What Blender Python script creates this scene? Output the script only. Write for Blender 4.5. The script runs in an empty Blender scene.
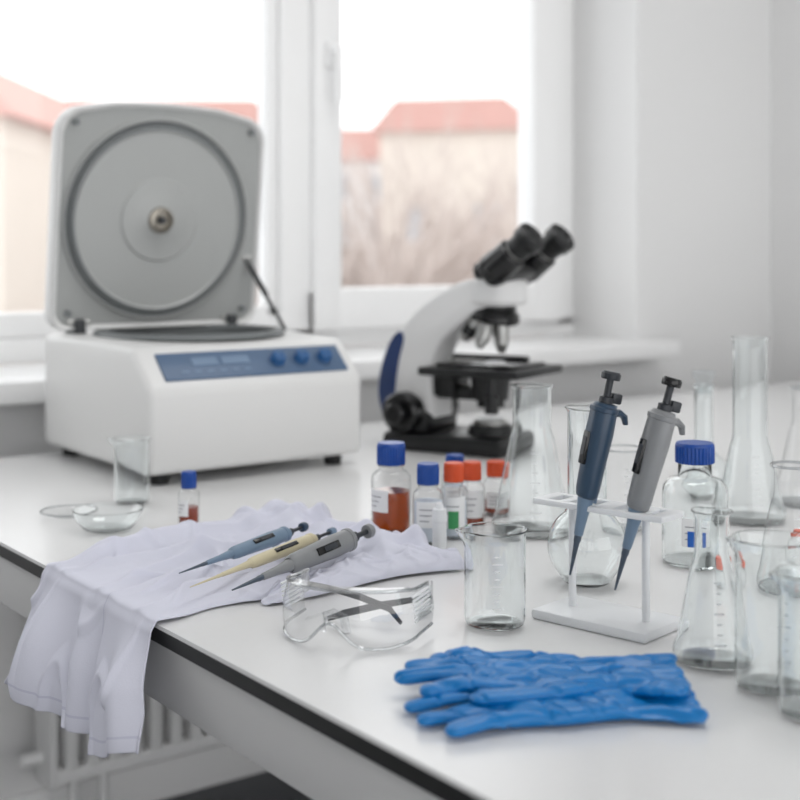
import bpy, bmesh, math, random
from mathutils import Matrix, Vector, noise
random.seed(4)
S=bpy.context.scene
TZ=0.75
def lin(c):
    out=[]
    for v in c:
        v=v/255.0
        out.append(v/12.92 if v<=0.04045 else ((v+0.055)/1.055)**2.4)
    return (*out,1.0)
def pbr(name,col,rough=0.5,metal=0.0,nscale=0,nvar=0.0,bump=0.0,spec=0.5,trans=0.0,alpha=1.0,coat=0.0,sss=0.0):
    m=bpy.data.materials.new(name); m.use_nodes=True
    nt=m.node_tree; b=nt.nodes['Principled BSDF']
    c=lin(col)
    b.inputs['Base Color'].default_value=c
    b.inputs['Roughness'].default_value=rough
    b.inputs['Metallic'].default_value=metal
    b.inputs['Specular IOR Level'].default_value=spec
    b.inputs['Transmission Weight'].default_value=trans
    b.inputs['Alpha'].default_value=alpha
    b.inputs['Coat Weight'].default_value=coat
    if nscale:
        tc=nt.nodes.new('ShaderNodeTexCoord'); n=nt.nodes.new('ShaderNodeTexNoise')
        n.inputs['Scale'].default_value=nscale; n.inputs['Detail'].default_value=4
        nt.links.new(tc.outputs['Object'],n.inputs['Vector'])
        if nvar:
            mx=nt.nodes.new('ShaderNodeMixRGB')
            mx.inputs['Color1'].default_value=tuple(x*(1-nvar) for x in c[:3])+(1,)
            mx.inputs['Color2'].default_value=tuple(min(1,x*(1+nvar)) for x in c[:3])+(1,)
            nt.links.new(n.outputs['Fac'],mx.inputs['Fac']); nt.links.new(mx.outputs['Color'],b.inputs['Base Color'])
        if bump:
            bp=nt.nodes.new('ShaderNodeBump'); bp.inputs['Strength'].default_value=bump; bp.inputs['Distance'].default_value=0.001
            nt.links.new(n.outputs['Fac'],bp.inputs['Height']); nt.links.new(bp.outputs['Normal'],b.inputs['Normal'])
    return m
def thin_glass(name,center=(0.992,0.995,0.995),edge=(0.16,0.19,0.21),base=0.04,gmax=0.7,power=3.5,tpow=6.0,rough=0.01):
    m=bpy.data.materials.new(name); m.use_nodes=True
    nt=m.node_tree; nt.nodes.clear(); L=nt.links
    out=nt.nodes.new('ShaderNodeOutputMaterial'); mix=nt.nodes.new('ShaderNodeMixShader')
    tr=nt.nodes.new('ShaderNodeBsdfTransparent'); gl=nt.nodes.new('ShaderNodeBsdfGlossy'); gl.inputs['Roughness'].default_value=rough
    lw=nt.nodes.new('ShaderNodeLayerWeight'); lw.inputs['Blend'].default_value=0.5
    p=nt.nodes.new('ShaderNodeMath'); p.operation='POWER'; p.inputs[1].default_value=power
    p2=nt.nodes.new('ShaderNodeMath'); p2.operation='POWER'; p2.inputs[1].default_value=tpow
    L.new(lw.outputs['Facing'],p.inputs[0]); L.new(lw.outputs['Facing'],p2.inputs[0])
    ma=nt.nodes.new('ShaderNodeMath'); ma.operation='MULTIPLY_ADD'; ma.inputs[1].default_value=gmax; ma.inputs[2].default_value=base
    L.new(p.outputs[0],ma.inputs[0])
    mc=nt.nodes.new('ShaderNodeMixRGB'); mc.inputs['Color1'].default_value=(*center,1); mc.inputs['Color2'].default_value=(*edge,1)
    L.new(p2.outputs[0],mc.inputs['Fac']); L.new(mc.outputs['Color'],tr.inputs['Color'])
    L.new(ma.outputs[0],mix.inputs['Fac']); L.new(tr.outputs[0],mix.inputs[1]); L.new(gl.outputs[0],mix.inputs[2]); L.new(mix.outputs[0],out.inputs['Surface'])
    return m
def real_glass(name,col=(0.99,1.0,1.0),ior=1.46):
    m=bpy.data.materials.new(name); m.use_nodes=True
    nt=m.node_tree; nt.nodes.clear()
    out=nt.nodes.new('ShaderNodeOutputMaterial'); g=nt.nodes.new('ShaderNodeBsdfGlass'); g.inputs['IOR'].default_value=ior; g.inputs['Roughness'].default_value=0.0
    g.inputs['Color'].default_value=(*col,1); nt.links.new(g.outputs[0],out.inputs['Surface']); return m

M={}
M['wall']=pbr('wall_paint',(228,228,228),0.9,nscale=60,nvar=0.01,bump=0.05)
M['ceil']=pbr('ceiling_paint',(238,238,238),0.9,nscale=30,nvar=0.01)
M['floor']=pbr('floor_vinyl',(90,92,97),0.5,nscale=25,nvar=0.08)
M['pvc']=pbr('white_pvc',(244,244,244),0.35,nscale=10,nvar=0.01)
M['sill']=pbr('sill_laminate',(234,234,234),0.35,nscale=10,nvar=0.01)
M['top']=pbr('bench_laminate',(228,228,228),0.24,nscale=120,nvar=0.012)
M['edge']=pbr('black_edge',(14,15,17),0.45,nscale=40,nvar=0.05)
M['apron']=pbr('apron_steel',(208,208,208),0.45,nscale=30,nvar=0.01)
M['rad']=pbr('radiator_enamel',(236,236,236),0.4,nscale=30,nvar=0.01)
M['case']=pbr('centrifuge_case',(226,226,225),0.38,nscale=300,nvar=0.01,bump=0.03)
M['lidin']=pbr('lid_inner_backlit',(162,164,163),0.42,nscale=200,nvar=0.02)  # grey includes the shade of the backlit lid, put into the colour
M['liddisc']=pbr('lid_disc_backlit',(170,172,171),0.32,nscale=200,nvar=0.02)  # disc grey also carries the backlit shade
M['ring']=pbr('lid_gasket',(116,120,121),0.5,nscale=50,nvar=0.02)
M['dark']=pbr('dark_cavity',(56,58,61),0.5,nscale=50,nvar=0.04)
M['steel']=pbr('steel',(170,170,168),0.3,1.0,nscale=80,nvar=0.03)
M['brass']=pbr('hub_metal',(150,145,136),0.35,1.0,nscale=80,nvar=0.03)
M['panel']=pbr('panel_blue',(80,104,134),0.4,nscale=50,nvar=0.02)
M['lcd']=pbr('lcd',(118,140,166),0.2,nscale=50,nvar=0.02)
M['knobb']=pbr('knob_blue',(30,86,140),0.35,nscale=50,nvar=0.02)
M['black']=pbr('black_plastic',(14,15,17),0.38,nscale=120,nvar=0.05)
M['blackg']=pbr('black_gloss',(10,10,12),0.2,nscale=60,nvar=0.05)
M['mwhite']=pbr('microscope_white',(226,226,226),0.3,nscale=60,nvar=0.01)
M['mblue']=pbr('microscope_blue',(28,52,100),0.35,nscale=60,nvar=0.02)
M['glass']=thin_glass('clear_glass')
M['rglass']=real_glass('borosilicate_glass')
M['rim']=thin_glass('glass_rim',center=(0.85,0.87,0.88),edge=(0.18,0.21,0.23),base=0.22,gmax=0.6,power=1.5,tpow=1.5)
M['gbase']=thin_glass('glass_base',center=(0.96,0.975,0.98),edge=(0.80,0.83,0.85),base=0.06,gmax=0.35,power=3,tpow=3)
M['pane']=thin_glass('window_pane',center=(0.98,0.985,0.985),edge=(0.9,0.92,0.93),base=0.03,gmax=0.2,power=4)
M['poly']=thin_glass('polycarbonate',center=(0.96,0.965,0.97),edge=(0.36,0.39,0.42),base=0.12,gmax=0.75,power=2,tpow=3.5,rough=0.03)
M['tick']=pbr('white_print',(244,246,248),0.6,nscale=50,nvar=0.01)
M['amber']=pbr('amber_liquid',(172,74,14),0.03,nscale=20,nvar=0.05,trans=0.8)
M['redliq']=pbr('red_brown_liquid',(156,66,34),0.05,nscale=20,nvar=0.05,trans=0.4)
M['greenliq']=pbr('green_label',(60,150,90),0.4,nscale=20,nvar=0.05)
M['milk']=pbr('white_powder',(206,214,224),0.7,nscale=200,nvar=0.05)
M['label']=pbr('paper_label',(240,241,242),0.7,nscale=150,nvar=0.01)
M['labelb']=pbr('blue_label',(30,98,190),0.5,nscale=50,nvar=0.02)
M['ink']=pbr('label_ink',(120,122,130),0.7,nscale=50,nvar=0.02)
M['capb']=pbr('cap_blue',(8,68,152),0.35,nscale=60,nvar=0.02)
M['capo']=pbr('cap_orange',(222,84,40),0.35,nscale=60,nvar=0.02)
M['whitep']=pbr('white_plastic',(234,236,238),0.3,nscale=60,nvar=0.01)
M['pdb']=pbr('pipette_slate',(46,68,90),0.34,nscale=60,nvar=0.02)
M['plb']=pbr('pipette_lightblue',(112,134,156),0.36,nscale=60,nvar=0.02)
M['pgr']=pbr('pipette_grey',(132,134,136),0.36,nscale=60,nvar=0.02)
M['pdg']=pbr('pipette_darkgrey',(42,46,52),0.4,nscale=60,nvar=0.02)
M['pys']=pbr('pipette_cream',(206,196,164),0.35,nscale=60,nvar=0.02)
M['tip']=pbr('tip_grey',(70,82,96),0.3,nscale=60,nvar=0.02)
M['coat']=pbr('coat_cotton',(216,217,230),0.9,nscale=900,nvar=0.03,bump=0.25)
M['seam']=pbr('coat_seam',(200,201,218),0.9,nscale=900,nvar=0.03)
M['nitrile']=pbr('nitrile',(0,116,186),0.34,nscale=500,nvar=0.05,bump=0.10)

# ---------- mesh builder ----------
class B:
    def __init__(s): s.bm=bmesh.new(); s.m=[]
    def mi(s,k):
        if k not in s.m: s.m.append(k)
        return s.m.index(k)
    def merge(s,t,k,mat=None):
        i=s.mi(k); mp={}
        for v in t.verts:
            mp[v]=s.bm.verts.new((mat@v.co) if mat else v.co)
        for f in t.faces:
            try:
                nf=s.bm.faces.new([mp[v] for v in f.verts]); nf.material_index=i
            except ValueError: pass
        t.free()
    def lathe(s,prof,k,n=48,mat=None,a0=0,a1=None,spout=None,ridge=0):
        t=bmesh.new(); rings=[]
        full=a1 is None
        aa=2*math.pi if full else a1-a0
        cnt=n if full else n+1
        for (r,z) in prof:
            if r<=1e-7 and full: rings.append([t.verts.new((0,0,z))]*cnt); continue
            ring=[]
            for i in range(cnt):
                a=a0+aa*i/n; rr=r
                if ridge and i%2: rr=r-ridge
                if spout:
                    sa,zh,amt=spout
                    d=(a-sa+math.pi)%(2*math.pi)-math.pi
                    w=math.exp(-(d/0.22)**2)*max(0,min(1,(z-zh)/0.012))**1.5
                    rr=r+amt*w
                ring.append(t.verts.new((rr*math.cos(a),rr*math.sin(a),z)))
            rings.append(ring)
        for j in range(len(rings)-1):
            A,Bq=rings[j],rings[j+1]
            for i in range(n):
                i2=(i+1)%n if full else i+1
                vs=[]
                for v in (A[i],A[i2],Bq[i2],Bq[i]):
                    if v not in vs: vs.append(v)
                if len(vs)>=3:
                    try: t.faces.new(vs)
                    except ValueError: pass
        s.merge(t,k,mat)
    def box(s,c,d,k,bev=0.0,mat=None,seg=2):
        t=bmesh.new(); bmesh.ops.create_cube(t,size=1)
        for v in t.verts: v.co=Vector((v.co.x*d[0]+c[0],v.co.y*d[1]+c[1],v.co.z*d[2]+c[2]))
        if bev: bmesh.ops.bevel(t,geom=t.edges[:],offset=bev,segments=seg,affect='EDGES',profile=0.5)
        s.merge(t,k,mat)
    def bx(s,x0,x1,y0,y1,z0,z1,k,bev=0.0,mat=None):
        s.box(((x0+x1)/2,(y0+y1)/2,(z0+z1)/2),(x1-x0,y1-y0,z1-z0),k,bev,mat)
    def cone(s,p0,p1,r0,r1,k,n=24,mat=None,bev=0):
        p0=Vector(p0);p1=Vector(p1);d=p1-p0;L=d.length
        q=d.to_track_quat('Z','Y').to_matrix().to_4x4()
        mm=Matrix.Translation(p0)@q
        if mat: mm=mat@mm
        if bev: pr=[(0,0),(r0-bev,0),(r0,bev),(r1,L-bev),(r1-bev,L),(0,L)]
        else: pr=[(0,0),(r0,0),(r1,L),(0,L)]
        s.lathe(pr,k,n,mm)
    def prism(s,pts,h,k,bev=0,mat=None,seg=2):
        t=bmesh.new()
        a=[t.verts.new((p[0],-h/2,p[1])) for p in pts]; b=[t.verts.new((p[0],h/2,p[1])) for p in pts]
        t.faces.new(a); t.faces.new(b[::-1])
        n=len(pts)
        for i in range(n):
            t.faces.new((a[(i+1)%n],a[i],b[i],b[(i+1)%n]))
        bmesh.ops.recalc_face_normals(t,faces=t.faces[:])
        if bev: bmesh.ops.bevel(t,geom=t.edges[:],offset=bev,segments=seg,affect='EDGES',profile=0.5)
        s.merge(t,k,mat)
    def tube(s,pts,r,k,n=10,mat=None,sq=(1,1)):
        t=bmesh.new(); rings=[]
        pts=[Vector(p) for p in pts]
        for i,p in enumerate(pts):
            d=(pts[min(i+1,len(pts)-1)]-pts[max(i-1,0)]).normalized()
            up=Vector((0,0,1)) if abs(d.z)<0.95 else Vector((1,0,0))
            sx=d.cross(up).normalized(); sy=sx.cross(d)
            rr=r[i] if isinstance(r,(list,tuple)) else r
            rings.append([t.verts.new(p+sx*math.cos(2*math.pi*j/n)*rr*sq[0]+sy*math.sin(2*math.pi*j/n)*rr*sq[1]) for j in range(n)])
        for A,C in zip(rings,rings[1:]):
            for j in range(n): t.faces.new((A[j],A[(j+1)%n],C[(j+1)%n],C[j]))
        t.faces.new(rings[0][::-1]); t.faces.new(rings[-1])
        s.merge(t,k,mat)
    def obj(s,name,loc=(0,0,0),rz=0.0,angle=38,mw=None,recalc=True,sc=1.0):
        if recalc: bmesh.ops.recalc_face_normals(s.bm,faces=s.bm.faces[:])
        me=bpy.data.meshes.new(name); s.bm.to_mesh(me); s.bm.free()
        for k in s.m: me.materials.append(M[k])
        me.shade_smooth()
        try: me.set_sharp_from_angle(angle=math.radians(angle))
        except Exception: pass
        o=bpy.data.objects.new(name,me); S.collection.objects.link(o)
        if mw is not None: o.matrix_world=mw
        else:
            o.location=loc; o.rotation_euler=(0,0,rz); o.scale=(sc,sc,sc)
        return o
def lerp(a,b_,t): return a+(b_-a)*t
def ss(t): t=max(0,min(1,t)); return t*t*(3-2*t)

# ---------- room shell ----------
XR=2.557; YW=0.19; ZC=2.8; XL=-3.0
b=B()
b.bx(XL,XR+0.15,YW,0.55,0,0.83,'wall')
b.bx(2.0,XR+0.15,YW,0.55,0.83,ZC,'wall')
b.bx(XL,-1.6,YW,0.55,0.83,ZC,'wall')
b.bx(-1.6,2.0,YW,0.55,2.4,ZC,'wall')
b.obj('wall_back')
b=B(); b.bx(XR,XR+0.15,-5.0,YW,0,ZC,'wall'); b.obj('wall_right')
b=B(); b.bx(XL-0.15,XL,-5.0,0.55,0,ZC,'wall'); b.obj('wall_left')
b=B(); b.bx(XL,XR+0.15,-5.0,0.55,-0.1,0,'floor'); b.obj('floor')
b=B(); b.bx(XL,XR+0.15,-5.0,0.55,ZC,ZC+0.1,'ceil'); b.obj('ceiling')
b=B(); b.bx(XL,XR-0.012,YW-0.012,YW,0.0,0.08,'pvc',0.003); b.obj('baseboard_back')
b=B(); b.bx(XR-0.012,XR,-5,YW-0.012,0.0,0.08,'pvc',0.003); b.obj('baseboard_right')
b=B(); b.bx(-1.65,2.047,0.08,0.43,0.83,0.872,'sill',0.006); b.obj('windowsill')
# window
b=B()
def fr(x0,x1,z0,z1,y0=0.43,y1=0.50,bev=0.006): b.bx(x0,x1,y0,y1,z0,z1,'pvc',bev)
fr(-1.6,2.0,0.872,0.925); fr(-1.6,2.0,2.33,2.4)
fr(1.93,2.0,0.9,2.36); fr(-1.6,-1.53,0.9,2.36); fr(1.045,1.14,0.9,2.36); fr(-0.32,-0.22,0.9,2.36)
for (x0,x1) in ((-0.22,1.045),(-1.53,-0.32)):
    fr(x0,x1,0.925,0.978,0.445,0.49); fr(x0,x1,2.28,2.33,0.445,0.49); fr(x0,x0+0.03,0.95,2.3,0.445,0.49); fr(x1-0.03,x1,0.95,2.3,0.445,0.49)
fr(1.125,1.205,0.915,2.35,0.405,0.475,0.01); fr(1.827,1.945,0.915,2.35,0.405,0.475,0.01)
fr(1.125,1.945,0.915,1.017,0.406,0.474,0.01); fr(1.125,1.945,2.25,2.35,0.406,0.474,0.01)
b.bx(1.20,1.835,0.44,0.446,1.0,2.27,'pane'); b.bx(-0.2,1.03,0.465,0.471,0.95,2.3,'pane'); b.bx(-1.52,-0.33,0.465,0.471,0.95,2.3,'pane')
b.box((1.165,0.398,1.58),(0.028,0.016,0.07),'pvc',0.006)
b.cone((1.165,0.392,1.59),(1.165,0.365,1.59),0.010,0.010,'pvc')
b.box((1.165,0.362,1.53),(0.020,0.014,0.135),'pvc',0.006)
b.obj('window_1')

# radiator
b=B()
b.bx(0.35,1.55,0.098,0.104,0.13,0.66,'apron',0.002)  # darker sheet behind the ribs, painted shade for the gaps
b.bx(0.35,1.55,0.135,0.147,0.13,0.66,'rad',0.004)
n=28
for i in range(n):
    x=0.378+i*(1.144/(n-1)); b.bx(x-0.013,x+0.013,0.060,0.099,0.150,0.640,'rad',0.008)
b.bx(0.345,1.555,0.066,0.15,0.645,0.675,'rad',0.004); b.bx(0.345,1.555,0.066,0.11,0.128,0.156,'rad',0.006)
b.bx(0.338,0.352,0.066,0.15,0.12,0.675,'rad',0.003); b.bx(1.548,1.562,0.066,0.15,0.12,0.675,'rad',0.003)
for x in (0.55,1.35): b.bx(x-0.02,x+0.02,0.14,0.188,0.2,0.6,'rad')
b.cone((0.40,0.115,0.13),(0.40,0.115,0.0),0.009,0.009,'rad'); b.cone((0.46,0.115,0.13),(0.46,0.115,0.0),0.009,0.009,'rad')
b.cone((0.338,0.115,0.17),(0.30,0.115,0.17),0.014,0.012,'rad')
b.obj('radiator')

# bench
b=B()
b.bx(0,2.5,-1.98,0,TZ-0.004,TZ,'top'); b.bx(0,2.5,-1.98,0,TZ-0.018,TZ-0.004,'edge')
b.bx(0.006,2.49,-1.97,-0.006,TZ-0.024,TZ-0.018,'apron')
z0,z1=TZ-0.085,TZ-0.022
b.bx(0.012,0.037,-1.96,-0.012,z0,z1,'apron',0.003); b.bx(2.46,2.485,-1.96,-0.012,z0,z1,'apron',0.003)
b.bx(0.03,2.47,-0.037,-0.012,z0,z1,'apron',0.003); b.bx(0.03,2.47,-1.96,-1.935,z0,z1,'apron',0.003)
for (x,y) in ((0.035,-1.39),(0.035,-0.04),(2.46,-0.04),(2.46,-1.39),(0.035,-1.93),(2.46,-1.93),(1.25,-0.04),(1.25,-1.93)):
    b.bx(x-0.02,x+0.02,y-0.02,y+0.02,0.0,z1,'apron',0.004)
b.obj('lab_bench')

# ---------- centrifuge ----------
def bool_cut(o,cut):
    md=o.modifiers.new('cut','BOOLEAN'); md.object=cut; md.operation='DIFFERENCE'; md.solver='EXACT'
    dg=bpy.context.evaluated_depsgraph_get(); me=bpy.data.meshes.new_from_object(o.evaluated_get(dg))
    o.modifiers.clear(); o.data=me; bpy.data.objects.remove(cut)
root=bpy.data.objects.new('centrifuge',None); S.collection.objects.link(root); root.location=(0.495,-0.21,TZ)
W=0.392
rotY=Matrix.Rotation(math.radians(90),4,'Z')
b=B()
prof=[(-0.212,0.018),(-0.214,0.148),(-0.150,0.208),(0.0,0.214),(0.205,0.214),(0.212,0.20),(0.212,0.018)]
b.prism(prof,W,'case',0.012,rotY,3)
body=b.obj('centrifuge_body',mw=Matrix.Translation((0.495,-0.21,TZ)))
b=B(); b.cone((0,0.035,0.11),(0,0.035,0.3),0.148,0.148,'dark',64)
cut=b.obj('tmpcut',mw=Matrix.Translation((0.495,-0.21,TZ)))
bool_cut(body,cut)
body.data.shade_smooth(); body.data.set_sharp_from_angle(angle=math.radians(38))
body.parent=root; body.matrix_parent_inverse=Matrix.Translation((-0.495,0.21,-TZ))
def addc(bb,name,mw=Matrix.Identity(4)):
    o=bb.obj(name); o.parent=root; o.matrix_local=mw; return o
b=B(); T0=Matrix.Translation((0,0.035,0))
b.lathe([(0.146,0.12),(0.146,0.218),(0.150,0.222),(0.162,0.222),(0.166,0.2135)],'ring',64,T0)
b.lathe([(0,0.114),(0.145,0.114),(0.145,0.125)],'dark',64,T0)
b.lathe([(0,0.19),(0.03,0.19),(0.04,0.18),(0.11,0.165),(0.12,0.15),(0.12,0.12)],'steel',48,T0)
b.cone((0,0.035,0.19),(0,0.035,0.205),0.012,0.010,'brass')
addc(b,'rotor_chamber')
b=B()
for x in (-0.16,0.16):
    for y in (-0.175,0.175): b.cone((x,y,0),(x,y,0.02),0.014,0.016,'black')
addc(b,'rubber_feet')
n_=Vector((0,-0.684,0.730)).normalized(); up=Vector((0,0.730,0.684)).normalized()
pm=Matrix((( 1,0,0,0),(0,up.y,n_.y,0),(0,up.z,n_.z,0),(0,0,0,1)))
pm=Matrix.Translation((0.0,-0.183,0.1785))@pm
b=B()
b.box((0.005,0,0.0005),(0.335,0.056,0.004),'panel',0.0015,pm)
b.box((-0.085,0.006,0.003),(0.045,0.016,0.002),'lcd',0,pm); b.box((-0.03,0.006,0.003),(0.05,0.016,0.002),'lcd',0,pm)
for i in range(6): b.box((-0.125+0.022*i,-0.014,0.003),(0.012,0.004,0.001),'lcd',0,pm)
for i in range(3):
    x=0.045+i*0.045
    b.cone((x,0.0,0.002),(x,0.0,0.004),0.017,0.017,'panel',32,pm); b.cone((x,0,0.003),(x,0,0.016),0.0135,0.0115,'knobb',32,pm,bev=0.0015)
    b.box((x,0.006,0.0165),(0.002,0.009,0.001),'lcd',0,pm)
addc(b,'control_panel')
def lid_outline(w,h,r,arch,seg=8):
    p=[]
    def arc(cx,cz,a0,a1,rr):
        for i in range(seg+1):
            a=math.radians(a0+(a1-a0)*i/seg); p.append((cx+rr*math.cos(a),cz+rr*math.sin(a)))
    arc(-w/2+0.025,0.025,180,270,0.025); arc(w/2-0.025,0.025,270,360,0.025)
    arc(w/2-r,h-r-arch,0,70,r)
    xs=[0.6,0.3,0,-0.3,-0.6]
    for x in xs: p.append((x*(w/2-r*0.6),h-arch*(x*0.9)**2))
    arc(-w/2+r,h-r-arch,110,180,r)
    return p
b=B()
ol=lid_outline(0.404,0.405,0.05,0.014)
t=bmesh.new()
def ringv(pl,y): return [t.verts.new((x,y,z)) for x,z in pl]
def shr(f): return [(x*f,0.199+(z-0.199)*f) for x,z in ol]
layers=[ringv(shr(0.955),-0.018),ringv(shr(0.985),-0.024),ringv(shr(1.0),-0.018),ringv(shr(1.0),0.008),ringv(shr(0.97),0.026),ringv(shr(0.88),0.038),ringv(shr(0.5),0.046)]
for A,C in zip(layers,layers[1:]):
    for i in range(len(A)): t.faces.new((A[i],A[(i+1)%len(A)],C[(i+1)%len(A)],C[i]))
t.faces.new(layers[-1])
b.merge(t,'case')
t=bmesh.new(); f1=ringv(shr(0.957),-0.017); t.faces.new(f1); b.merge(t,'lidin')
cm=Matrix.Translation((-0.009,-0.017,0.196))@Matrix.Rotation(math.radians(90),4,'X')
b.lathe([(0.183,0.0),(0.181,0.006),(0.178,0.008),(0.175,0.003)],'lidin',72,cm)
b.lathe([(0.175,0.003),(0.173,0.001),(0.169,0.001),(0.167,0.009),(0.161,0.011)],'ring',72,cm)
b.lathe([(0.161,0.011),(0.157,0.007),(0.075,0.007),(0.072,0.010),(0.03,0.011),(0.028,0.012),(0,0.012)],'liddisc',72,cm)
b.lathe([(0.024,0.012),(0.023,0.018),(0.016,0.020),(0.015,0.014),(0,0.014)],'brass',36,cm)
b.cone((-0.009,-0.030,0.196),(-0.009,-0.042,0.196),0.008,0.006,'dark')
for x,z in ((-0.172,0.362),(0.172,0.362),(-0.172,0.03),(0.172,0.03)): b.cone((x,-0.016,z),(x,-0.024,z),0.006,0.006,'ring',16)
lidm=Matrix.Translation((-0.005,0.172,0.222))@Matrix.Rotation(math.radians(6.5),4,'X')
addc(b,'lid',lidm)
b=B()
for x in (-0.155,0.145):
    b.box((x,0.165,0.222),(0.03,0.03,0.03),'ring',0.004); b.cone((x-0.02,0.158,0.232),(x+0.02,0.158,0.232),0.008,0.008,'steel',16)
    b.box((x,0.150,0.226),(0.018,0.02,0.026),'dark',0.003)
b.cone((0.172,0.145,0.345),(0.186,0.02,0.214),0.0035,0.0035,'dark',12); b.cone((0.174,0.13,0.33),(0.180,0.08,0.277),0.0055,0.0055,'dark',12)
b.cone((0.16,0.146,0.345),(0.185,0.144,0.345),0.006,0.006,'steel',12)
addc(b,'hinges_and_strut')

# ---------- microscope ----------
b=B()
b.box((0.0,0,0.016),(0.235,0.15,0.032),'black',0.012)
b.box((-0.075,0,0.045),(0.085,0.115,0.04),'black',0.012)
def smooth(pts,it=2):
    for _ in range(it):
        q=[]; n=len(pts)
        for i in range(n):
            a=pts[i]; c=pts[(i+1)%n]
            q.append((0.75*a[0]+0.25*c[0],0.75*a[1]+0.25*c[1])); q.append((0.25*a[0]+0.75*c[0],0.25*a[1]+0.75*c[1]))
        pts=q
    return pts
arm=[(-0.105,0.03),(-0.125,0.03),(-0.142,0.10),(-0.126,0.17),(-0.088,0.228),(-0.036,0.268),(0.02,0.298),(0.085,0.302),(0.095,0.258),(0.04,0.236),(0.008,0.212),(-0.022,0.185),(-0.036,0.15),(-0.036,0.10),(-0.030,0.03)]
b.prism(smooth(arm),0.076,'mwhite',0.009,seg=3)
stripe=[(-0.112,0.045),(-0.134,0.045),(-0.149,0.10),(-0.131,0.172),(-0.104,0.210),(-0.088,0.198),(-0.102,0.155),(-0.110,0.10)]
b.prism(smooth(stripe),0.081,'mblue',0.003)
for sg in (-1,1):
    b.cone((-0.078,sg*0.02,0.066),(-0.078,sg*0.052,0.066),0.030,0.030,'black',32,bev=0.003)
    b.cone((-0.078,sg*0.05,0.066),(-0.078,sg*0.080,0.066),0.036,0.035,'blackg',40,bev=0.004)
    b.cone((-0.078,sg*0.078,0.066),(-0.078,sg*0.098,0.066),0.020,0.019,'blackg',32,bev=0.003)
b.box((-0.03,0,0.118),(0.07,0.06,0.05),'black',0.006)
b.box((0.062,0,0.142),(0.190,0.18,0.014),'black',0.003)
b.box((0.062,0.0,0.152),(0.15,0.12,0.005),'blackg',0.001)
b.box((0.03,0.055,0.158),(0.15,0.02,0.010),'black',0.002)
b.box((0.062,-0.01,0.1555),(0.026,0.076,0.0015),'tick')
b.box((0.03,-0.03,0.158),(0.07,0.008,0.006),'steel',0.001)
b.cone((0.10,-0.07,0.14),(0.10,-0.07,0.075),0.006,0.006,'black',16); b.cone((0.10,-0.07,0.105),(0.10,-0.07,0.075),0.012,0.012,'black',24,bev=0.002)
b.cone((0.062,0,0.135),(0.062,0,0.09),0.036,0.030,'black',32); b.cone((0.062,0,0.095),(0.062,0,0.078),0.024,0.024,'blackg',32)
b.box((0.0,0,0.10),(0.09,0.04,0.022),'black',0.004)
b.cone((0.062,0,0.03),(0.062,0,0.048),0.042,0.036,'black',40); b.cone((0.062,0,0.047),(0.062,0,0.056),0.030,0.030,'steel',40,bev=0.002); b.cone((0.062,0,0.0565),(0.062,0,0.058),0.024,0.024,'glass',32)
b.cone((0.078,0,0.254),(0.078,0,0.302),0.050,0.048,'mwhite',48,bev=0.007)
b.cone((0.080,0,0.300),(0.080,0,0.308),0.038,0.038,'black',40)
b.cone((0.072,0,0.260),(0.072,0,0.244),0.036,0.036,'black',40,bev=0.003)
b.cone((0.072,0,0.248),(0.068,0,0.226),0.042,0.045,'blackg',40,bev=0.005)
cen=Vector((0.060,0,0.228))
for i,(an,ln) in enumerate(((0,0.056),(80,0.042),(150,0.03),(215,0.042),(285,0.05))):
    a=math.radians(an); r=0.022
    out=Vector((math.cos(a),math.sin(a),0))
    p=cen+out*r; d=(out*0.5+Vector((-0.2,0,-1))).normalized() if i else Vector((0.02,0,-1))
    b.cone(p,p+d*ln*0.35,0.0135,0.0135,'steel',24); b.cone(p+d*ln*0.35,p+d*ln*0.75,0.013,0.012,'black' if i%2 else 'steel',24); b.cone(p+d*ln*0.75,p+d*ln,0.011,0.006,'steel',24)
hd=Matrix.Translation((0.080,0,0.304))@Matrix.Rotation(math.radians(-8),4,'Z')
b.box((0.006,0,0.010),(0.070,0.095,0.032),'blackg',0.012,hd,3)
tl=hd@Matrix.Translation((0.020,0,0.012))@Matrix.Rotation(math.radians(54),4,'Y')
b.box((-0.002,0,0.004),(0.056,0.128,0.056),'blackg',0.017,tl,3)
for sg in (-1,1):
    y=sg*0.046
    b.cone((0,y,0.0),(0,y,0.052),0.0285,0.0270,'blackg',36,tl,bev=0.003)
    b.cone((0,y,0.050),(0,y,0.058),0.020,0.020,'steel',32,tl)
    b.cone((0,y,0.055),(0,y,0.090),0.0215,0.0240,'black',36,tl,bev=0.002)
    b.lathe([(0.024,0.076),(0.027,0.080),(0.027,0.097),(0.022,0.100),(0.017,0.095),(0,0.093)],'black',36,tl@Matrix.Translation((0,y,0)))
b.obj('microscope',(0.930,-0.385,TZ),math.radians(-68),sc=1.03)

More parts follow.
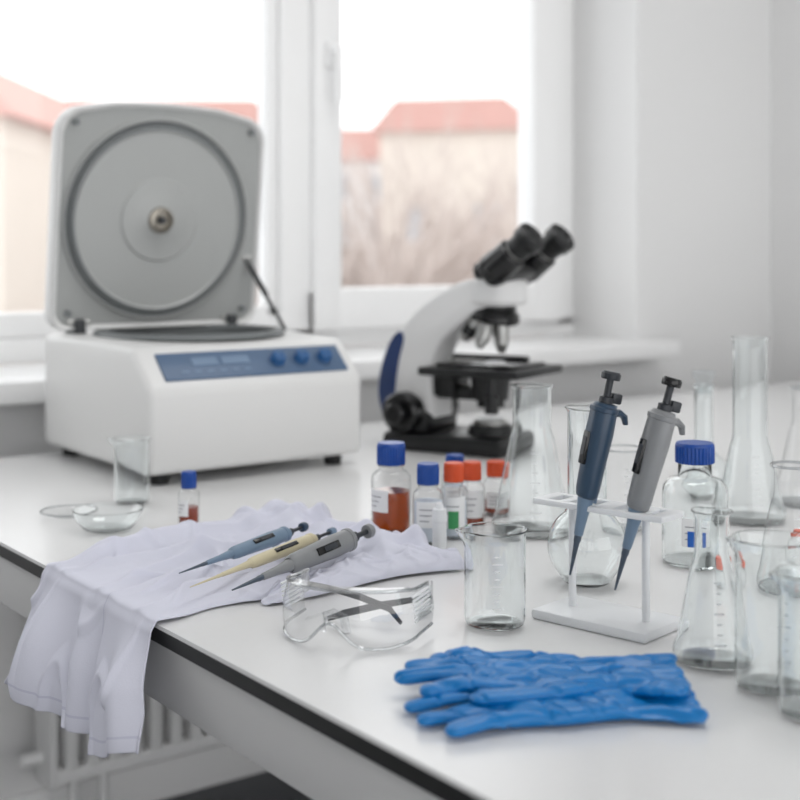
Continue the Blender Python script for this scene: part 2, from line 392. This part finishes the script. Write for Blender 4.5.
# ---------- glassware ----------
CAMA=math.radians(-126)
def ticks(b,rf,z0,z1,n,a=CAMA,long=0.34,short=0.17,th=0.0006):
    for i in range(n):
        z=z0+(z1-z0)*i/(n-1); r=rf(z)+0.0004
        w=long if i%3==0 else short
        b.lathe([(r,z-th),(r,z+th)],'tick',6,a0=a-w/2,a1=a+w/2)
def rimt(b,r,z,t=0.0013,spout=None,k='rim'):
    b.lathe([(r-t*0.7,z-t*0.6),(r+t*0.6,z-t*0.7),(r+t,z),(r+t*0.5,z+t*0.9),(r-t*0.5,z+t*0.8),(r-t*0.9,z),(r-t*0.7,z-t*0.6)],k,64,spout=spout)
def shellwall(b,pr,th,spout=None,base=0.004):
    inner=[]
    for i in range(len(pr)-1,0,-1):
        r,z=pr[i]
        if r<1e-6: continue
        a=pr[max(i-1,0)]; c=pr[min(i+1,len(pr)-1)]
        dx,dz=c[0]-a[0],c[1]-a[1]; l=math.hypot(dx,dz) or 1
        nx,nz=-dz/l,dx/l
        q=(r+nx*th,z+nz*th)
        if i==len(pr)-1: q=(r-th,z)
        if q[1]<base: q=(q[0],base)
        inner.append(q)
    r,z=pr[-1]; lip=[(r-th*0.2,z+th*0.5),(r-th*0.8,z+th*0.5)]
    b.lathe(pr+lip+inner+[(0,base)],'rglass',72,spout=spout)
def beaker(name,x,y,r,h,spa=math.radians(150),tk=True,real=True):
    b=B(); sp=(spa,h-0.016,0.007)
    pr=[(0,0.0005),(r-0.006,0.0005),(r-0.0015,0.003),(r,0.008),(r,h*0.5),(r,h-0.016),(r,h-0.011),(r,h-0.007),(r+0.0008,h-0.003),(r+0.0025,h)]
    if real:
        shellwall(b,pr,0.0014,sp,0.0035)
    else:
        b.lathe(pr,'glass',64,spout=sp)
        b.lathe([(0,0.004),(r-0.007,0.004),(r-0.0025,0.007),(r-0.002,0.010)],'gbase',48)
        rimt(b,r+0.0025,h,0.0014,(spa,h-0.016,0.007)); rimt(b,r-0.003,0.003,0.0014)
    if tk:
        ticks(b,lambda z:r,h*0.25,h*0.78,8)
    return b.obj(name,(x,y,TZ))
def flask(name,x,y,R,h,rn,neck=0.28,kind='erl',tk=True,stop=False,real=False):
    b=B()
    hs=h*(1-neck)
    if kind=='erl':
        pr=[(0,0.0005),(R-0.008,0.0005),(R-0.002,0.003),(R,0.009),(R-0.001,0.014),(R-0.004,0.021)]
        for i in range(1,7):
            f=i/7; pr.append((R-0.004+(rn+0.004-R+0.004)*f,0.021+(hs-0.032)*f))
        pr+=[(rn+0.0035,hs-0.009),(rn+0.001,hs-0.002),(rn,hs+0.006)]
    else:
        cz=R*0.96; pr=[(0,0.0005),(R*0.5,0.0005),(R*0.62,0.004)]
        for i in range(1,15):
            a=math.radians(-52+ (52+72)*i/15)
            if R*math.cos(a)>rn+0.003: pr.append((R*math.cos(a),cz+R*math.sin(a)))
        zt=pr[-1][1]
        pr+=[(rn+0.0012,zt+0.005),(rn,zt+0.013)]
    pr+=[(rn,h-0.02),(rn,h-0.006),(rn+0.001,h-0.003),(rn+0.003,h)]
    if real:
        shellwall(b,pr,0.0013,None,0.0035)
    else:
        b.lathe(pr,'glass',64)
        if kind=='erl':
            b.lathe([(0,0.004),(R-0.009,0.004),(R-0.003,0.009)],'gbase',48); rimt(b,R-0.004,0.003,0.0014)
        rimt(b,rn+0.003,h,0.0018)
    if stop: b.lathe([(0,h-0.012),(rn-0.002,h-0.012),(rn-0.0005,h+0.001),(rn*0.75,h+0.004),(rn*1.2,h+0.012),(rn*1.25,h+0.02),(0,h+0.021)],'gbase',32)
    if tk and kind=='erl': ticks(b,lambda z:(R-0.004+(rn+0.008-R)*min(1,max(0,(z-0.021)/(hs-0.032))))+0.0006,hs*0.25,hs*0.8,7)
    return b.obj(name,(x,y,TZ))
beaker('glass_beaker',0.2604,-1.268,0.0295,0.092)
beaker('glass_beaker',0.2358,-0.503,0.025,0.092,tk=False)
beaker('glass_beaker',0.327,-1.540,0.030,0.123)
beaker('glass_beaker',0.3007,-1.600,0.027,0.110)
beaker('glass_beaker',0.668,-1.045,0.026,0.105,real=False)
flask('erlenmeyer_flask',0.568,-0.980,0.052,0.187,0.0245,0.30,real=True)
flask('erlenmeyer_flask',0.3404,-1.4656,0.034,0.132,0.0150,0.30,real=True)
flask('erlenmeyer_flask',0.598,-1.356,0.042,0.132,0.0185,0.24)
flask('erlenmeyer_flask',0.9955,-1.079,0.045,0.165,0.017,0.3)
flask('erlenmeyer_flask',0.850,-1.0995,0.047,0.244,0.0225,0.55,real=True)
flask('round_flask',0.442,-1.208,0.043,0.190,0.021,kind='round',real=True)
flask('volumetric_flask',0.915,-0.965,0.036,0.165,0.0135,kind='round',stop=True,real=True)
b=B(); R=0.045
shellwall(b,[(0,0.0005),(R*0.55,0.0005),(R*0.72,0.004),(R*0.9,0.014),(R,0.027)],0.0014,None,0.0025)
b.obj('glass_dish',(0.135,-0.650,TZ))
b=B(); R=0.037
b.lathe([(0,0.0005),(R*0.5,0.002),(R,0.009)],'glass',64); rimt(b,R,0.009,0.0012); b.obj('watch_glass',(0.125,-0.545,TZ))

def cap(b,r,z,h,k):
    b.lathe([(0,z),(r*0.98,z),(r,z+0.001),(r,z+h*0.85)],k,64,ridge=r*0.05)
    b.lathe([(r*0.98,z+h*0.8),(r*0.99,z+h*0.88),(r*0.93,z+h),(0,z+h)],k,64)
def bottle(name,x,y,r,h,capk,ch,liq=None,lf=0.5,label=True,lab='label',rc=None,neck=0.10,dl=0.0,strip=None,labr=(0.22,0.62),hw=0.85,real=False):
    b=B(); rc=rc or r*0.72; hb=h-ch; sh=hb*(1-neck)
    pr=[(0,0.0005),(r-0.003,0.0005),(r,0.004),(r,sh-r*0.45),(r*0.96,sh-r*0.25),(r*0.8,sh-r*0.05),(rc*0.86,sh+0.001),(rc*0.84,hb)]
    if real: shellwall(b,pr,0.0016,None,0.004)
    else:
        b.lathe(pr,'glass',56); b.lathe([(0,0.003),(r-0.004,0.003),(r-0.002,0.006)],'gbase',48)
        b.lathe([(rc*0.84,hb-0.003),(rc*0.95,hb-0.003),(rc*0.95,hb-0.0015),(rc*0.84,hb-0.001)],'rim',40)
    cap(b,rc,hb-0.001 if not real else hb+0.001,ch,capk)
    if liq:
        zt=(sh-r*0.45)*lf; b.lathe([(0,0.004),(r-0.004,0.004),(r-0.0015,0.006),(r-0.0015,zt),(0,zt)],liq,48)
    if label:
        a=CAMA+dl; z0=hb*labr[0]; z1=hb*labr[1]; rr=r+0.0004
        b.lathe([(rr,z0),(rr,z1)],lab,20,a0=a-hw,a1=a+hw)
        for i in range(3): 
            z=z1-(z1-z0)*(0.3+0.22*i); b.lathe([(rr+0.0003,z-0.0005),(rr+0.0003,z+0.0005)],'ink',10,a0=a-hw*0.7,a1=a+hw*0.4-0.15*i)
        if strip: b.lathe([(rr+0.0005,z0),(rr+0.0005,z0+(z1-z0)*0.55)],strip,16,a0=a-hw*0.5,a1=a+hw*0.35)
    return b.obj(name,(x,y,TZ))
bottle('reagent_bottle',0.411,-0.890,0.0250,0.118,'capb',0.027,'amber',0.80,dl=-0.75,labr=(0.36,0.66),hw=0.6)
bottle('reagent_bottle',0.4215,-0.953,0.0190,0.099,'capb',0.025,'milk',0.9,labr=(0.3,0.72))
bottle('reagent_bottle',0.4654,-0.9485,0.0175,0.095,'capo',0.023,'milk',0.8,strip='greenliq',labr=(0.2,0.75))
bottle('reagent_bottle',0.520,-0.918,0.0170,0.087,'capo',0.023,'redliq',0.35,labr=(0.25,0.8))
bottle('reagent_bottle',0.566,-0.825,0.0175,0.080,'capb',0.02,'milk',0.8)
bottle('reagent_bottle',0.600,-0.872,0.0175,0.074,'capo',0.020,'redliq',0.5)
bottle('specimen_vial',0.228,-0.694,0.0138,0.073,'capb',0.021,'redliq',0.62,dl=-0.5,neck=0.06,labr=(0.30,0.7),hw=0.6)
bottle('media_bottle',0.6105,-1.2123,0.0375,0.137,'capb',0.023,None,rc=0.0225,neck=0.14,strip='labelb',labr=(0.22,0.5),dl=-0.25,hw=0.38,real=True)
bottle('specimen_vial',0.548,-1.308,0.009,0.034,'capo',0.012,None,label=False)
bottle('specimen_vial',0.700,-1.290,0.010,0.040,'capo',0.012,None,label=False)
b=B()
b.lathe([(0,0.0005),(0.007,0.001),(0.0085,0.004),(0.0085,0.036),(0,0.036)],'whitep',32); b.cone((0,0,0.036),(0,0,0.052),0.0095,0.0085,'whitep',32,bev=0.001); b.cone((0,0,0.052),(0,0,0.058),0.005,0.004,'whitep',20)
b.obj('dropper_vial',(0.404,-0.998,TZ))

# ---------- pipettes ----------
def pipette(name,tip,top,body,low,but,tipk,sc=1.0,roll=0,win='blackg'):
    b=B(); tip=Vector(tip); top=Vector(top); L=(top-tip).length; k=sc
    P=lambda f:f*L
    b.lathe([(0,P(0)),(0.0009*k,P(0)),(0.0028*k,P(0.16)),(0.0034*k,P(0.17)),(0.0034*k,P(0.2))],tipk,24)
    b.lathe([(0.0034*k,P(0.195)),(0.0042*k,P(0.2)),(0.0055*k,P(0.30)),(0.0075*k,P(0.37)),(0.0075*k,P(0.385))],low,24)
    sx=Matrix.Diagonal((1.0,1.15,1,1))
    b.lathe([(0.0075*k,P(0.38)),(0.0095*k,P(0.39)),(0.0105*k,P(0.42)),(0.0112*k,P(0.55)),(0.0125*k,P(0.70)),(0.0120*k,P(0.80)),(0.0105*k,P(0.835)),(0.009*k,P(0.845)),(0,P(0.85))],body,32,sx)
    b.lathe([(0.0112*k,P(0.80)),(0.0128*k,P(0.805)),(0.0128*k,P(0.825)),(0.011*k,P(0.83))],body,32,sx)
    b.lathe([(0.0065*k,P(0.84)),(0.0065*k,P(0.875)),(0.0034*k,P(0.88)),(0.0034*k,P(0.965))],'pdg',24)
    b.lathe([(0,P(0.96)),(0.0085*k,P(0.962)),(0.009*k,P(0.97)),(0.009*k,P(0.99)),(0.0075*k,P(1.0)),(0,P(1.0))],but,28)
    b.box((-0.0115*k,0,P(0.62)),(0.004*k,0.0095*k,P(0.16)),win,0.001); b.box((-0.0137*k,0,P(0.63)),(0.001*k,0.006*k,P(0.09)),'pdg',0)
    b.tube([(0.008*k,0,P(0.80)),(0.016*k,0,P(0.81)),(0.022*k,0,P(0.795)),(0.025*k,0,P(0.76))],[0.004*k,0.0035*k,0.003*k,0.0022*k],body,12,sq=(1.6,1))
    b.box((0.0095*k,0,P(0.875)),(0.010*k,0.008*k,P(0.05)),'pdg',0.0015)
    b.cone((0.0105*k,0,P(0.84)),(0.0095*k,0,P(0.36)),0.0022*k,0.0022*k,low,10)
    z=(top-tip).normalized(); xr=Vector((0.806,-0.592,0)); xa=(xr-z*xr.dot(z)).normalized(); ya=z.cross(xa)
    R=Matrix(((xa.x,ya.x,z.x,0),(xa.y,ya.y,z.y,0),(xa.z,ya.z,z.z,0),(0,0,0,1)))
    return b.obj(name,mw=Matrix.Translation(tip)@R@Matrix.Rotation(roll,4,'Z'))
pipette('micropipette',(0.3198,-1.3093,TZ+0.0475),(0.3523,-1.3332,TZ+0.243),'pdb','plb','pdg','tip',1.05,roll=0.35)
pipette('micropipette',(0.3329,-1.3562,TZ+0.041),(0.3767,-1.3884,TZ+0.240),'pgr','plb','blackg','tip',1.05,roll=0.35)
pipette('micropipette',(0.063,-0.995,TZ+0.024),(0.262,-0.925,TZ+0.036),'plb','plb','pdb','tip',0.62,roll=2.2)
pipette('micropipette',(0.050,-1.045,TZ+0.022),(0.275,-0.966,TZ+0.036),'pys','pys','plb','pys',0.54,roll=2.2)
pipette('micropipette',(0.0784,-1.080,TZ+0.022),(0.296,-1.010,TZ+0.042),'pgr','pgr','pgr','tip',0.88,roll=2.6)
# stand
b=B()
b.box((0,0,0.005),(0.128,0.074,0.010),'whitep',0.003)
for x in (-0.040,0.043): b.cone((x,0.0,0.009),(x,0.0,0.110),0.0038,0.0038,'whitep',20)
for y in (-0.018,0.016): b.box((0.0,y,0.112),(0.146,0.008,0.006),'whitep',0.0015)
for x,w in ((-0.066,0.014),(-0.040,0.012),(0.004,0.020),(0.045,0.012),(0.066,0.014)): b.box((x,-0.001,0.112),(w,0.03,0.0058),'whitep',0.001)
b.obj('pipette_stand',(0.352,-1.327,TZ),math.radians(-78))

# ---------- coat ----------
def ridge(v,w): return max(0,1-abs(v)/w)**1.3
def coat():
    NX,NY=220,170; b=B(); t=bmesh.new(); g=[]
    XE=0.372; HL=0.122; WT=XE+HL
    for i in range(NX+1):
        w=WT*i/NX; row=[]
        for j in range(NY+1):
            s=j/NY
            d=XE-w
            f=max(0,min(1,d/XE))
            yf=lerp(-0.798,-0.728,ss(f*1.6)); yn=lerp(-1.078,-1.045,f) - 0.050*ss((f-0.70)/0.3)+0.012*math.sin(f*9)*ss(f*5)
            y=lerp(yf,yn,s)
            n1=noise.noise(Vector((w*3+s*1.0,s*5,1.3)))
            cr=0
            for (s0,k,am,wd) in ((0.10,0.45,0.012,0.07),(0.28,0.9,0.008,0.05),(0.42,-0.75,0.010,0.055),(0.66,0.55,0.010,0.08),(0.86,-0.35,0.011,0.06)):
                cr+=am*ridge(s-(s0+k*(d-0.10)+0.03*math.sin(d*11+s0*20)),wd)
            fine=noise.noise(Vector((w*12,s*14,5.5)))
            wr=0.12-min(0.12,abs(noise.noise(Vector((w*9+s*2.5,s*4.5-w*5,8.8)))))   # crumple creases
            if d>0.0:
                x=d; z=0.005+0.005*n1+cr+0.003*fine+0.045*wr
                r=ss((d-0.250)/0.05)*ss((XE+0.004-d)/0.02)
                dd=d+0.020*math.sin(s*3.0)+0.008*n1
                z+=r*(0.013+0.0055*math.sin(dd*120)+0.006*noise.noise(Vector((d*16,s*4,2))))
                z+=0.010*math.exp(-((s-0.06)/0.05)**2)*ss(d/0.08)
                z*= ss(min(1,(1.015-s)/0.05))*ss(min(1,(s+0.015)/0.045))
                x+= 0.010*noise.noise(Vector((s*3,2.2,0.4)))*ss((d-0.28)/0.09)
                z=lerp(0.005+cr*0.35,z,ss(d/0.06)); z=max(z,0.0025)
            else:
                h=-d; a=min(1,h/0.012); fl=ss(h/HL)
                q=s+h*0.9*(0.45-s)
                bulge=0.022*math.exp(-((q-0.20)/0.11)**2)+0.016*math.exp(-((q-0.50)/0.06)**2)+0.020*math.exp(-((q-0.86)/0.08)**2)
                step=0.012*ss((q-0.62)/0.025)
                nz=noise.noise(Vector((s*4,h*6,3.3)))
                x=-0.005*ss(a)-0.003-fl*(0.012+0.034*(1-s))-ss(h/0.07)*(bulge+step)+0.010*nz*fl-0.05*wr*ss(h/0.04)
                x=min(x,-0.004*a-0.001)
                z=0.005+cr*0.35*(1-a)-h*(0.94+0.08*math.sin(s*3.1)+0.05*nz)
                z+= 0.012*fl*ss((s-0.75)/0.25)-0.012*fl*ss((q-0.60)/0.04)*ss((0.9-s)/0.2)
                y+= -fl*(0.026+0.025*s)+0.006*nz*fl
            row.append(t.verts.new((x,y,z)))
        g.append(row)
    for i in range(NX):
        for j in range(NY): t.faces.new((g[i][j],g[i+1][j],g[i+1][j+1],g[i][j+1]))
    b.merge(t,'coat')
    t=bmesh.new(); n=90; mm=50; rows=[]
    for i in range(n+1):
        f=i/n; cx=lerp(0.362,0.125,f)
        cy=-1.072+0.012*math.sin(f*5)
        hw=lerp(0.036,0.020,f)
        row=[]
        for j in range(mm+1):
            a=math.pi*j/mm
            yy=cy+0.018-hw*math.cos(a)*1.0
            cz=0.15-min(0.15,abs(noise.noise(Vector((f*10+a*0.8,a*1.2-f*3,6.1)))))
            wr=0.003*math.sin(f*22+a*2.0+1.5*math.sin(f*7))*math.sin(a)*(1-f*0.5)+0.05*cz*math.sin(a)*(1-f*0.4)
            zz=0.003+0.018*(math.sin(a)**0.7)*(1-0.55*f)*ss(i/3+0.15)*ss((n-i)/6+0.05)+0.006*noise.noise(Vector((f*8,a*1.4,4)))*math.sin(a)+wr
            row.append(t.verts.new((cx+0.012*math.sin(a*2+f*3),yy,max(0.0022,zz))))
        rows.append(row)
    for i in range(n):
        for j in range(mm): t.faces.new((rows[i][j],rows[i][j+1],rows[i+1][j+1],rows[i+1][j]))
    b.merge(t,'coat')
    o=b.obj('lab_coat',(0,0,TZ),angle=180,recalc=True)
    o.data.materials.append(M['seam'])
    for p in o.data.polygons:
        if p.index<NX*NY:
            i,j=divmod(p.index,NY)
            if i==NX-7 or (j==104 and i>NX*0.45): p.material_index=1
    so=o.modifiers.new('thick','SOLIDIFY'); so.thickness=0.002; so.offset=0
    sb=o.modifiers.new('sub','SUBSURF'); sb.levels=1; sb.render_levels=1
    return o
coat()

# ---------- goggles ----------
b=B()
t=bmesh.new(); N=60; H=8; g=[]
for i in range(N+1):
    u=-1+2*i/N; ph=u*math.radians(100)
    x=0.066*math.sin(ph) if abs(ph)<math.pi/2 else 0.066*(1 if ph>0 else -1)
    y=-0.052*math.cos(ph) if abs(ph)<math.pi/2 else 0.035*(abs(ph)-math.pi/2)/math.radians(10)
    top=0.052-0.006*abs(u)**3; nose=math.exp(-(u/0.16)**2)*0.022; bot=0.001+nose+0.012*max(0,abs(u)-0.5)**1.0
    row=[]
    for j in range(H+1):
        v=j/H; z=bot+(top-bot)*v; bul=1+0.05*math.sin(math.pi*v)-0.05*v
        row.append(t.verts.new((x*bul,y*bul,z)))
    g.append(row)
for i in range(N):
    for j in range(H): t.faces.new((g[i][j],g[i+1][j],g[i+1][j+1],g[i][j+1]))
edge_top=[tuple(r[-1].co) for r in g]; edge_bot=[tuple(r[0].co) for r in g]
b.merge(t,'poly')
b.tube(edge_top,0.0017,'rim',8); b.tube(edge_bot,0.0015,'rim',8)
t=bmesh.new(); A=[t.verts.new(p) for p in edge_top[4:-4]]; C=[t.verts.new((p[0]*0.9,p[1]*0.72,p[2]+0.001)) for p in edge_top[4:-4]]
for i in range(len(A)-1): t.faces.new((A[i],A[i+1],C[i+1],C[i]))
b.merge(t,'poly')
for sg in (-1,1):
    for q in range(7):
        z=0.020+q*0.004
        b.box((sg*0.0665,0.010-0.001*q,z),(0.0018,0.040,0.0018),'tick')
    b.box((sg*0.0645,0.033,0.036),(0.004,0.010,0.022),'poly',0.001)
b.tube([(-0.012,-0.040,0.012),(-0.009,-0.040,0.026),(0,-0.042,0.030),(0.009,-0.040,0.026),(0.012,-0.040,0.012)],0.0022,'poly',8,sq=(1,2))
b.tube([(-0.064,0.036,0.032),(-0.048,0.044,0.028),(-0.01,0.038,0.024),(0.025,0.030,0.018),(0.040,0.022,0.008)],[0.0016,0.0018,0.0024,0.0024,0.0016],'pdg',8,sq=(0.8,1.5))
b.tube([(0.064,0.036,0.032),(0.048,0.044,0.026),(0.01,0.034,0.018),(-0.02,0.026,0.010),(-0.036,0.022,0.004)],[0.0016,0.0018,0.0024,0.0024,0.0016],'pdg',8,sq=(0.8,1.5))
b.obj('safety_goggles',(0.132,-1.214,TZ+0.0015),math.radians(-58))

# ---------- gloves ----------
def glove(loc,rz,side=1,seed=0,spread=1.0,zoff=0.0,bend=0.0,sc=1.0,fan=(0,0,0,0)):
    bm=bmesh.new()
    def ell(x,y,z,rx,ry,rz_):
        mt=Matrix.Translation((x,y,z))@Matrix.Diagonal((rx,ry,rz_,1))
        bmesh.ops.create_icosphere(bm,subdivisions=2,radius=1,matrix=mt)
    def chain(pts,k=14):
        for (p,q) in zip(pts,pts[1:]):
            for i in range(k):
                f=i/k; x,y,z,r=[lerp(p[m],q[m],f) for m in range(4)]
                ell(x,y,z,r,r,r*0.46)
        x,y,z,r=pts[-1]; ell(x,y,z,r,r,r*0.42)
    rnd=random.Random(seed)
    K=44
    for i in range(K+1):
        f=i/K; x=0.004+0.142*f
        hw=lerp(0.045,0.034,ss(f/0.45)) if f<0.45 else lerp(0.034,0.042,ss((f-0.45)/0.35))
        th=lerp(0.0058,0.0085,f)
        n=9
        for j in range(n):
            y=(-1+2*j/(n-1))*(hw-0.008)
            ell(x,y,0.007+0.0012*math.cos(j*1.7),0.007,0.009,th*(1-0.25*abs(-1+2*j/(n-1))))
    fy=[-0.032,-0.0108,0.0108,0.031]; fl=[0.060,0.080,0.072,0.052]
    for i in range(4):
        y=fy[i]*side; dy=(fy[i]*0.25*spread+fan[i])*side; c=rnd.uniform(0.1,1.0); L=fl[i]
        chain([(0.136,y,0.007,0.0118),(0.138+L*0.5,y+dy*0.4,0.008+0.004*c,0.0110),(0.138+L,y+dy,0.006,0.0098)])
    chain([(0.066,-0.020*side,0.007,0.015),(0.102,-0.042*side,0.008,0.0130),(0.134,-0.056*side,0.008,0.0115),(0.160,-0.058*side,0.007,0.0100)])
    me=bpy.data.meshes.new('tmp'); bm.to_mesh(me); bm.free()
    o=bpy.data.objects.new('tmp',me); S.collection.objects.link(o)
    md=o.modifiers.new('r','REMESH'); md.mode='VOXEL'; md.voxel_size=0.0012
    sm=o.modifiers.new('s','SMOOTH'); sm.iterations=6; sm.factor=0.6
    dg=bpy.context.evaluated_depsgraph_get(); me2=bpy.data.meshes.new_from_object(o.evaluated_get(dg)); bpy.data.objects.remove(o)
    for v in me2.vertices:
        x,y,z=v.co
        cuff=1-ss((x-0.02)/0.13)
        q=y+0.30*x*math.sin(seed)+0.004*noise.noise(Vector((x*18,y*10,seed)))
        w=abs(noise.noise(Vector((x*9+seed,q*46,seed*1.7))))
        w2=abs(noise.noise(Vector((x*40+y*22,y*16+seed,seed*2.1))))
        d=-(0.18-min(w,0.18))*0.030*(0.6+cuff*0.4)-(0.10-min(w2,0.10))*0.030*(1-cuff*0.3)+0.0035*noise.noise(Vector((x*20,y*26,seed+9)))+0.002
        if z>0.005: v.co.z=z+d*ss((z-0.004)/0.005)
        v.co.y=y+0.005*noise.noise(Vector((x*20,seed,y*8)))+bend*x*x
        if x<0.02: v.co.x+=0.007*noise.noise(Vector((y*34,seed,1)))
        v.co.z=max(0.0008,v.co.z)
        v.co.x*=sc; v.co.y*=sc
    me2.materials.clear(); me2.materials.append(M['nitrile']); me2.shade_smooth()
    o=bpy.data.objects.new('nitrile_glove',me2); S.collection.objects.link(o)
    o.location=(loc[0],loc[1],TZ+zoff); o.rotation_euler=(0,0,rz)
    s2=o.modifiers.new('s','SMOOTH'); s2.iterations=3; s2.factor=0.5
    return o
glove((0.238,-1.532),math.radians(146),1,2,1.0,0.0,0.4,1.0,fan=(0.004,-0.002,0.0,0.002))
g2=glove((0.252,-1.508),math.radians(143),-1,5,1.0,0.0085,-0.2,1.02,fan=(-0.003,0.002,0.003,-0.006))

# ---------- exterior ----------
M['bwall1']=pbr('facade_beige_hazed',(216,206,196),0.9,nscale=0.5,nvar=0.05)  # facade colours lightened and desaturated, distance haze put into them
M['bwall2']=pbr('facade_pale_hazed',(216,212,210),0.9,nscale=0.5,nvar=0.05)  # paleness is haze mixed into the wall colour
M['roof']=pbr('roof_tile_hazed',(200,158,150),0.9,nscale=1,nvar=0.06)  # roof red faded, haze painted into the tile colour
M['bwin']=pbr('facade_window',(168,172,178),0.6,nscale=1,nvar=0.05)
M['bark_hazed']=pbr('bark_hazed',(192,180,174),0.9,nscale=3,nvar=0.08)  # bark lightened, haze mixed into its colour
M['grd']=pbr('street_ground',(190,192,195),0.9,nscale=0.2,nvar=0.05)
def building(x,y,w,dp,z1,wk,roofh,rz=-36.3):
    b=B(); H=z1+8
    b.bx(-w/2,w/2,-dp/2,dp/2,0,H,wk)
    b.prism([(-w/2-0.4,H),(w/2+0.4,H),(w/2-0.8,H+roofh),(-w/2+0.8,H+roofh)],dp+0.8,'roof')
    nx=int(w/2.6); nz=int(H/2.9)
    for i in range(nx):
        for j in range(nz):
            xx=-w/2+(i+0.5)*w/nx; zz=1.6+j*2.9; b.bx(xx-0.55,xx+0.55,-dp/2-0.06,-dp/2+0.05,zz-0.75,zz+0.75,'bwin'); b.bx(xx-0.7,xx+0.7,-dp/2-0.15,-dp/2+0.02,zz-0.9,zz-0.75,'pvc')
    b.obj('apartment_building',(x,y,-8),math.radians(rz))
building(8.2,34.8,10.8,8,4.3,'bwall1',1.4)
building(30.5,61.9,13,10,6.8,'bwall2',1.8)
building(38.4,45.4,6.5,8,6.4,'bwall1',1.4,-50)
building(50.6,71.9,16,10,7.0,'bwall2',2.0)
building(66,66,14,10,8.8,'bwall2',2.0,-45)
def tree(x,y,h,seed):
    b=B(); r=random.Random(seed)
    b.cone((0,0,0),(0,0,h*0.55),0.28,0.14,'bark_hazed',8)
    for i in range(160):
        z=h*r.uniform(0.3,0.6); a=r.uniform(0,6.283); L=h*r.uniform(0.2,0.42); e=r.uniform(0.3,1.3)
        d=Vector((math.cos(a)*math.cos(e),math.sin(a)*math.cos(e),math.sin(e)))
        p=Vector((0,0,z)); q=p+d*L; b.cone(p,q,0.05,0.02,'bark_hazed',4)
        for _ in range(4):
            d2=(d+Vector((r.uniform(-.8,.8),r.uniform(-.8,.8),r.uniform(-.3,.7)))).normalized(); p2=p.lerp(q,r.uniform(0.4,1)); b.cone(p2,p2+d2*L*0.5,0.03,0.012,'bark_hazed',3)
    b.obj('bare_tree',(x,y,-8))
tree(18.0,23.0,12.3,1); tree(22.5,24.5,12.0,2); tree(27.5,27.5,13.0,3); tree(20.5,36,12.5,4); tree(15.5,21.5,10.5,5)
b=B(); b.bx(-80,160,2,180,-8.2,-8,'grd'); b.obj('street_ground')

# ---------- light ----------
w=bpy.data.worlds.new('World'); S.world=w; w.use_nodes=True
nt=w.node_tree; bg=nt.nodes['Background']
tc=nt.nodes.new('ShaderNodeTexCoord'); sp=nt.nodes.new('ShaderNodeSeparateXYZ'); rp=nt.nodes.new('ShaderNodeValToRGB')
nt.links.new(tc.outputs['Generated'],sp.inputs[0]); nt.links.new(sp.outputs['Z'],rp.inputs['Fac'])
rp.color_ramp.elements[0].color=(0.915,0.915,0.915,1); rp.color_ramp.elements[1].color=(0.985,0.985,0.99,1); rp.color_ramp.elements[1].position=0.5
nt.links.new(rp.outputs['Color'],bg.inputs['Color']); bg.inputs['Strength'].default_value=2.25
l=bpy.data.lights.new('fill_light','AREA'); l.shape='RECTANGLE'; l.size=1.2; l.size_y=0.6; l.energy=12; l.color=(1,0.99,0.97)  # added fill light for the interior, not a fixture of the room
lo=bpy.data.objects.new('fill_light',l); S.collection.objects.link(lo); lo.location=(0.9,-1.0,2.78)

# ---------- camera ----------
cd=bpy.data.cameras.new('camera'); co=bpy.data.objects.new('camera',cd); S.collection.objects.link(co)
co.location=(-0.552,-2.22,1.11); co.rotation_euler=(math.radians(90),0,math.radians(-36.3))
cd.lens=58.5; cd.sensor_width=36; cd.shift_y=-0.1875; cd.clip_end=500
cd.dof.use_dof=True; cd.dof.focus_distance=1.33; cd.dof.aperture_fstop=4.2
S.camera=co
S.view_settings.view_transform='Standard'
